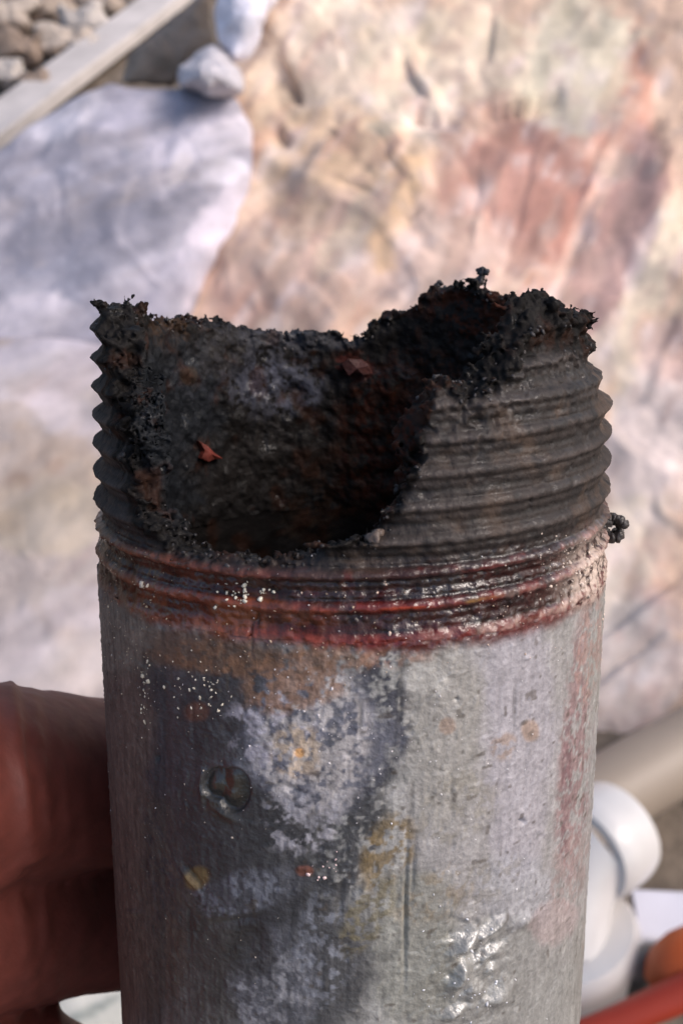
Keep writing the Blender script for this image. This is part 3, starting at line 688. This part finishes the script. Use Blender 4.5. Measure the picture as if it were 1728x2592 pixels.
# wobble of the fracture edge
Hh = H_edge(th_g)
vol = np.empty((nt_, nr_, nz_), np.float32)
bev = 2.2 * sst(rd(12), rd(40), th_g) * (1 - sst(rd(95), rd(125), th_g)) - .9 * sst(-rd(52), -rd(40), th_g) * (1 - sst(rd(0), rd(14), th_g))
for k, r in enumerate(r_g):
    t = np.clip((r - RI) / (RO - RI), 0, 1)
    qk = cyl_local(ths, np.full_like(ths, r), zs) * 1000
    Hw = H_edge(ths + .045 * fbm(qk * .5, 2, 48) + .040 * noise(qk * 1.4, 49) + .024 * noise(qk * 3.1, 50)).reshape(nt_, nz_)
    wall = np.maximum(r - Rout, Rinn - r)
    top = .55 * (ZZ - Hw - (bev * (1 - t))[:, None])
    f = np.maximum(wall, top).ravel()
    m = (np.abs(f) < 1.1) & (top.ravel() > -1.5)
    if m.any():
        q = cyl_local(ths[m], np.full(m.sum(), r), zs[m]) * 1000
        n = .5 * fbm(q * .55, 2, 51) + .26 * noise(q * 1.35, 55) + .26 * noise(q * 2.7, 57) + .16 * noise(q * 4.6, 58)
        f[m] += (n * np.exp(-(np.maximum(-top.ravel()[m] - .1, 0) / .55) ** 2)).astype(np.float32)
    vol[:, k, :] = np.clip(f.reshape(nt_, nz_), -1.5, 1.5)
vi, fq = surface_nets(vol)
del vol
vth = np.interp(vi[:, 0], np.arange(nt_), th_g); vr = np.interp(vi[:, 1], np.arange(nr_), r_g); vz = np.interp(vi[:, 2], np.arange(nz_), z_g)
# drop floating specks of the fracture noise: keep vertices of large pieces only
par = np.arange(len(vi))
e0 = np.vstack([fq[:, [0, 1]], fq[:, [1, 2]], fq[:, [2, 3]], fq[:, [3, 0]]])
lab = np.arange(len(vi))
for _ in range(400):
    mn = np.minimum(lab[e0[:, 0]], lab[e0[:, 1]]); new = lab.copy()
    np.minimum.at(new, e0[:, 0], mn); np.minimum.at(new, e0[:, 1], mn); new = new[new]; new = new[new]
    if (new == lab).all(): break
    lab = new
big = np.bincount(lab, minlength=len(vi))[lab] > 3000
fq = fq[big[fq].all(1)]
used = np.zeros(len(vi), bool); used[fq.ravel()] = True; remap = np.cumsum(used) - 1
fq = remap[fq]; vth, vr, vz = vth[used], vr[used], vz[used]
qv = cyl_local(vth, vr, vz) * 1000
# extra crust on broken and inner faces is already in the solid; colours by which face a point lies on
pxv, pyv = cyl_px(vth, vr, vz)
ro_v = r_out(vth, vz, qv)
u_v = vz / PITCHMM - vth / (2 * math.pi) - PH
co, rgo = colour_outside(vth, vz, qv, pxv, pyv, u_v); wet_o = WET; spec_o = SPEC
ci, rgi = colour_inside(qv, vz, pxv, pyv)
wth = np.where(np.sin(vth) < 0, .075, .022); top_v = np.minimum(np.minimum(H_edge(vth - wth), H_edge(vth + wth)), H_edge(vth)) - vz
on_out = sst(-.75, -.3, vr - ro_v + .25 * fbm(qv * 1.2, 2, 61)) * sst(-.2, .8, top_v + .5 * fbm(qv * .8, 3, 63) - .8 * sst(rd(20), rd(45), vth))
colv = ci + on_out[:, None] * (co - ci); rgv = rgi + on_out * (rgo - rgi)
mesh_obj('threaded_end', qv * .001, fq, M_PIPE, pipe, attrs={'Col': colv, 'Rough': rgv, 'Spec': .06 + on_out * (spec_o - .06), 'Wet': .02 + on_out * (wet_o - .02) + .30 * (1 - on_out) * sst(.2, .5, fbm(qv * .6, 3, 125))})

# barrel: the unthreaded galvanized length
thb = np.r_[np.arange(-math.pi, -rd(98), .03), np.arange(-rd(98), rd(98), .0056), np.arange(rd(98), math.pi - .01, .03)]
zlow = float(z_at(0, RO, 2680))
zb = np.r_[np.arange(ZCUT + .16, zlow, -.105), np.linspace(zlow - .1, zlow - 60, 40)]
TB, ZB = np.meshgrid(thb, zb, indexing='ij'); tb, zb_ = TB.ravel(), ZB.ravel()
qb = cyl_local(tb, np.full_like(tb, RO), zb_) * 1000
pb = cyl_px(tb, np.full_like(tb, RO), zb_)
rb = r_out(tb, zb_, qb) + relief(tb, zb_, qb, *pb) - .012 * (zb_ > ZCUT)
ub = zb_ / PITCHMM - tb / (2 * math.pi) - PH
cb, gb = colour_outside(tb, zb_, qb, pb[0], pb[1], ub); wb = WET; sb = SPEC
nO = len(tb)
thi = np.linspace(-math.pi, math.pi, 260, endpoint=False); zi = np.r_[np.linspace(ZCUT + .1, ZCUT - 16, 80), np.linspace(ZCUT - 18, zb[-1], 12)]
TI, ZI = np.meshgrid(thi, zi, indexing='ij'); ti, zi_ = TI.ravel(), ZI.ravel()
qi = cyl_local(ti, np.full_like(ti, RI), zi_) * 1000
ri = RI + .5 * fbm(qi * .28, 4, 41) + .28 * fbm(qi * .9, 3, 44)
pi_ = cyl_px(ti, ri, zi_); cI, gI = colour_inside(qi, zi_, *pi_)
fo = grid_faces(len(thb), len(zb), True); fi = grid_faces(len(thi), len(zi), True)[:, ::-1]
mesh_obj('barrel', cyl_local(tb, rb, zb_), fo[:, ::-1], M_PIPE, pipe, attrs={'Col': cb, 'Rough': gb, 'Wet': wb, 'Spec': sb})
mesh_obj('bore', cyl_local(ti, ri, zi_), fi[:, ::-1], M_PIPE, pipe, attrs={'Col': cI, 'Rough': gI, 'Spec': np.full(len(gI), .05)})

# small pieces: flakes of red scale, knobs of crust, mineral grains
def crumb_mesh(n_sub=2, seed=0, amp=.35):
    import bmesh
    bm = bmesh.new(); bmesh.ops.create_icosphere(bm, subdivisions=n_sub, radius=1.0)
    V = np.array([v.co[:] for v in bm.verts]); Fc = np.array([[v.index for v in f.verts] for f in bm.faces]); bm.free()
    V = V * (1 + amp * fbm(V * 1.7, 2, seed))[:, None]
    return V, Fc
def scatter(name, th, r, z, sizes, cols, rough, label=None, sub=1, amp=.4, tang=1.0):
    Vs, Fs, Cs = [], [], []; base = [crumb_mesh(sub, s, amp) for s in range(6)]; off = 0
    P0 = cyl_local(th, r, z)
    for i in range(len(th)):
        V, Fc = base[i % 6]
        Rm = np.linalg.qr(rng.standard_normal((3, 3)))[0]
        sc = sizes[i] * .001 * (1 + .35 * rng.standard_normal(3)).clip(.5, 1.7)
        Vs.append((V * sc) @ Rm.T + P0[i]); Fs.append(Fc + off); off += len(V); Cs.append(np.tile(cols[i], (len(V), 1)))
    V = np.vstack(Vs); Cc = np.vstack(Cs)
    o = mesh_obj(name, V, np.vstack(Fs), M_PIPE, pipe, attrs={'Col': Cc, 'Rough': np.full(len(V), rough), 'Spec': np.full(len(V), .3)}, smooth=sub > 1)
    o['kind'] = 'stuff'
    return o
# pale grains stuck to the outside
th_l, z_l, s_l, c_l = [], [], [], []
def grains(n, x, y, sx, sy, size, col, jit=.15):
    px = x + sx * rng.standard_normal(n); py = y + sy * rng.standard_normal(n)
    a, b = hit(px, py, RO)
    for i in range(n):
        if py[i] < 1330 or py[i] > 2590 or abs(a[i]) > rd(89): continue
        th_l.append(a[i]); z_l.append(b[i]); s_l.append(min(size * .42 * math.exp(.55 * rng.standard_normal()) + .012, .2)); c_l.append(np.clip(lin(col) * (1 + jit * rng.standard_normal()), .02, .85))
grains(120, 320, 1560, 50, 120, .075, (196, 178, 150)); grains(60, 270, 1480, 20, 100, .07, (170, 140, 116)); grains(40, 366, 1760, 9, 50, .13, (206, 194, 170)); grains(45, 500, 1750, 34, 34, .13, (200, 190, 172))
grains(36, 610, 1508, 34, 16, .17, (206, 200, 184)); grains(8, 360, 1482, 14, 5, .22, (220, 206, 186)); grains(90, 700, 1600, 260, 60, .08, (170, 150, 130)); grains(80, 1250, 1560, 170, 60, .08, (200, 176, 160)); grains(110, 1470, 1440, 55, 50, .12, (214, 196, 182))
grains(120, 760, 1800, 180, 150, .07, (206, 200, 200)); grains(80, 1180, 1900, 160, 250, .07, (216, 212, 212)); grains(70, 450, 2100, 120, 250, .06, (176, 164, 150)); grains(14, 820, 2195, 24, 14, .13, (216, 190, 186)); grains(60, 1185, 2450, 60, 90, .1, (206, 206, 210))
th_l, z_l = np.array(th_l), np.array(z_l)
ql = cyl_local(th_l, np.full_like(th_l, RO), z_l) * 1000; pl_ = cyl_px(th_l, np.full_like(th_l, RO), z_l)
rl = r_out(th_l, z_l, ql) + relief(th_l, z_l, ql, *pl_)
scatter('mineral_grain', th_l, rl, z_l, np.array(s_l), c_l, .45, amp=.8)
# black crust crumbs along the broken edge
n = 700
ii = rng.choice(np.where((np.abs(top_v[:] if len(top_v) == len(vth) else top_v[used]) < 1.0))[0], n)
scatter('crust_crumb', vth[ii], vr[ii], vz[ii], np.abs(.085 * (1 + .6 * rng.standard_normal(n))) + .02, [lin((58, 54, 54)) * min(max(1 + .4 * rng.standard_normal(), .3), 2) for _ in range(n)], .4, sub=1, amp=.6)

def knob(name, pts, sizes, col, label=None, rough=.35):
    Vs, Fs = [], []; off = 0
    for i, (p, s) in enumerate(zip(pts, sizes)):
        V, Fc = crumb_mesh(3, 5 + i, .5); Vs.append(V * s * .001 + np.array(p) * .001); Fs.append(Fc + off); off += len(V)
    V = np.vstack(Vs)
    o = mesh_obj(name, V, np.vstack(Fs), M_PIPE, pipe, attrs={'Col': np.tile(lin(col), (len(V), 1)), 'Rough': np.full(len(V), rough), 'Spec': np.full(len(V), .3)})
    if label: o['label'] = label
    return o
def loc_px(px, py, R, far=False):
    a, b = hit(px, py, R, far); return cyl_local(a, np.full(1, R), b)[0] * 1000
def loc_th(th, r, py):
    return cyl_local(np.array([th]), np.array([r]), np.array([z_at(th, r, py)]))[0] * 1000
b0 = [loc_px(1212, 712, 19.3, True), loc_px(1216, 702, 19.3, True), loc_px(1220, 691, 19.3, True), loc_px(1212, 686, 19.3, True), loc_px(1230, 688, 19.3, True), loc_px(1221, 682, 19.3, True)]
knob('crust_knob', b0, [.5, .34, .34, .3, .3, .28], (52, 48, 50), 'tiny black crust knob on a thin stalk above the rim')
b0 = [loc_px(1106, 722, 19.3, True), loc_px(1110, 714, 19.3, True), loc_px(1116, 718, 19.3, True)]
knob('crust_knob', b0, [.3, .22, .2], (52, 48, 50))
ps = [loc_th(rd(86 + 3 * math.sin(k * 2.1)), RO + .55 - .8 * math.cos(a) + .12 * math.sin(k * 5.3), 1336 - 25 * math.sin(a)) for k, a in enumerate(np.linspace(-2.7, 2.9, 40))]
ps += [loc_th(rd(84), RO - .3, 1312), loc_th(rd(84), RO - .2, 1350)]
knob('metal_burr', ps, [.36 + .1 * math.sin(k * 1.7) for k in range(40)] + [.6, .5], (62, 56, 54), 'curled black metal burr sticking out at the right edge', .25)
# pale chip sitting on the right end of the lip
pc = loc_px(948, 1366, 20.2); knob('rust_chip', [pc, pc + np.array([.3, 0, .45])], [.6, .3], (96, 82, 74), 'pale brown chip sitting on the lip of the break')
def flake(px, py, R, pts, col, label):
    a, b = hit(px, py, R, True); base = []
    for (dx, dy) in pts:
        aa, bb = hit(px + dx, py + dy, R, True); base.append((aa[0] % (2 * math.pi), bb[0]))
    base = np.array(base); n = len(base)
    ctr = base.mean(0)
    V = [cyl_local(np.array([t]), np.array([R - .35 - .2 * (k % 2)]), np.array([zv]))[0] for k, (t, zv) in enumerate(base)] + [cyl_local(np.array([ctr[0]]), np.array([R - .75]), np.array([ctr[1]]))[0]]
    V += [cyl_local(np.array([t]), np.array([R + .4]), np.array([zv]))[0] for t, zv in base]
    Fc = [(k, (k + 1) % n, n) for k in range(n)] + [(k, n + 1 + k, n + 1 + (k + 1) % n, (k + 1) % n) for k in range(n)]
    V = np.array(V)
    o = mesh_obj('rust_flake', V, Fc, M_PIPE, pipe, smooth=False, attrs={'Col': np.tile(lin(col), (len(V), 1)) * (1 + .3 * rng.standard_normal((len(V), 1))).clip(.5, 1.6), 'Rough': np.full(len(V), .5), 'Spec': np.full(len(V), .3)})
    o['label'] = label
flake(525, 1145, 17.4, [(-28, -30), (-10, -18), (14, 2), (30, 14), (12, 16), (-6, 22), (-22, 14), (-16, -6)], (104, 44, 34), 'pointed red scale flake low on the inner wall')
flake(905, 930, 17.2, [(-40, -8), (-24, -22), (10, -20), (30, -6), (36, 14), (14, 18), (-10, 10), (-22, 20)], (70, 36, 30), 'red scale flake high on the inner back wall')

# ------------------------------------------------------------------ the hand behind the pipe
def jc(th, r, py):                              # joint given around the pipe
    th = rd(th); return PA + r * math.sin(th) * Xx + r * math.cos(th) * Nn + z_at(th, r, py) * Aax
def jp(px, py, d): return np.array([(px - CX) / F, (CY - py) / F, 1.0]) * d
wrist = np.array([-118., -62, 92]); elbow = np.array([-190., -190, 118])
fingers = [
    [(jc(-62, 56, 2010), 11.0), (jc(-106, 31.0, 1986), 8.7), (jc(-152, 29.8, 1962), 8.5), (jc(-190, 28.6, 2000), 6.9)],
    [(jc(-64, 60, 2440), 11.0), (jc(-113, 33.4, 2318), 7.9), (jc(-158, 30.5, 2330), 7.6), (jc(-198, 28.8, 2345), 6.8)],
    [(jc(-64, 60, 2960), 10.5), (jc(-100, 35.5, 2735), 7.9), (jc(-146, 30.5, 2960), 7.4), (jc(-186, 28.6, 2990), 6.5)],
    [(jc(-66, 60, 3480), 9.6), (jc(-102, 34.5, 3400), 7.2), (jc(-138, 30, 3420), 6.6), (jc(-170, 28, 3430), 5.8)],
]
thumb = [(jp(-1200, 2850, 82), 13.0), (jp(-850, 2540, 82), 10.5), (jp(-430, 2260, 90), 8.6), (jp(-112, 2120, 97), 6.4)]
cones = []
def chain(pts, k): 
    for (a, ra), (b, rb_) in zip(pts[:-1], pts[1:]): cones.append((np.array(a), np.array(b), ra, rb_, k))
chain([(elbow, 27), (wrist, 21)], 8)
for f_ in fingers: cones.append((wrist + np.array([6, 4, 0]), np.array(f_[0][0]), 15, f_[0][1], 7))
cones.append((wrist, np.array(thumb[0][0]), 16, 13, 7))
for a, b in zip(fingers[:-1], fingers[1:]): cones.append((np.array(a[0][0]), np.array(b[0][0]), 10, 10, 6))
for f_ in fingers: chain(f_, 1.1)
chain(thumb, 1.1)
allp = np.array([c[i] for c in cones for i in (0, 1)]); lo = allp.min(0) - 30; hi = allp.max(0) + 30
g = 1.15
axs = [np.arange(lo[i], hi[i], g) for i in range(3)]
G3 = np.stack(np.meshgrid(*axs, indexing='ij'), -1).reshape(-1, 3).astype(np.float32)
dist = np.full(len(G3), 40.0, np.float32)
for a, b, ra, rb_, k in cones:
    ab = b - a; m = np.where(((G3 > np.minimum(a, b) - 34) & (G3 < np.maximum(a, b) + 34)).all(1))[0]
    pa = G3[m] - a.astype(np.float32); t = np.clip(pa @ ab.astype(np.float32) / (ab @ ab), 0, 1)
    d = np.linalg.norm(pa - t[:, None] * ab, axis=1) - (ra + (rb_ - ra) * t)
    h = np.maximum(k - np.abs(dist[m] - d), 0) / k
    dist[m] = np.minimum(dist[m], d) - h * h * k * .25
vv, hq = surface_nets(dist.reshape([len(a) for a in axs])); del G3
hv = lo + vv * g
nz1 = fbm(hv * .12, 2, 131) * .4 + fbm(hv * np.array([1.1, .2, .5]), 2, 132) * .10
ctr = hv.mean(0)
# creases at the bent finger joints
cre = np.zeros(len(hv))
hx = CX + F * hv[:, 0] / hv[:, 2]; hy = CY - F * hv[:, 1] / hv[:, 2]
for (x, y, w_, a_) in ((50, 1950, 13, .9), (100, 1930, 10, .55), (150, 1900, 9, .25), (120, 2380, 9, .5), (70, 2420, 8, .4), (200, 1960, 8, .15)):
    cre += a_ * np.exp(-((hx - x - (hy - y) * .12) / w_) ** 2) * (np.abs(hy - y) < 240)
# outward direction from the distance field gradient is close to smooth normals; shift by noise along view-independent normal
M_SKIN = plain_material('skin', (112, 57, 48), .55, 500, .16, .0003, sss=.12)
hand_w = cam2w(hv)
hc = hand_w.mean(0)
hand = mesh_obj('person', hand_w - hc, hq, M_SKIN); hand.location = hc
me = hand.data
nrm = np.empty(len(me.vertices) * 3, np.float32); me.vertices.foreach_get('normal', nrm); nrm = nrm.reshape(-1, 3)
cohv = np.empty(len(me.vertices) * 3, np.float32); me.vertices.foreach_get('co', cohv); cohv = cohv.reshape(-1, 3)
cohv += nrm * ((nz1 - cre) * .001)[:, None]; me.vertices.foreach_set('co', cohv.ravel()); me.update()
md = hand.modifiers.new('smooth', 'SUBSURF'); md.levels = md.render_levels = 1
tag(hand, 'bare hand with fingers wrapped behind the rusty pipe at lower left', 'person')
M_NAIL = plain_material('fingernail', (186, 128, 110), .3, 400, .08, .0001)
for f_ in fingers + [thumb]:
    tip = np.array(f_[-1][0]); r = f_[-1][1]; prev = np.array(f_[-2][0]); ax = tip - prev; ax /= np.linalg.norm(ax)
    if f_ is thumb: out = np.array([0, .6, -.8])
    else:
        w0 = tip - PA; out = w0 - (w0 @ Aax) * Aax
    out = out - (out @ ax) * ax; out /= np.linalg.norm(out); sd = np.cross(ax, out)
    V = []
    nu_, nv_ = 12, 14
    for i in range(nu_ + 1):
        for j in range(nv_):
            rr_ = i / nu_; a = 2 * math.pi * j / nv_; ux = rr_ * math.cos(a) * .75 * r; uy = rr_ * math.sin(a) * .9 * r
            hgt = math.sqrt(max((r + .35) ** 2 - ux * ux, .01)) - (.5 if rr_ > .99 else 0)
            V.append(tip + ax * (uy + 1.0) + sd * ux + out * (hgt - .06 * uy * uy / r))
    V = cam2w(np.array(V)) - hc
    fc = [(i * nv_ + j, i * nv_ + (j + 1) % nv_, (i + 1) * nv_ + (j + 1) % nv_, (i + 1) * nv_ + j) for i in range(nu_) for j in range(nv_)]
    mesh_obj('fingernail', V, np.array(fc), M_NAIL, hand)
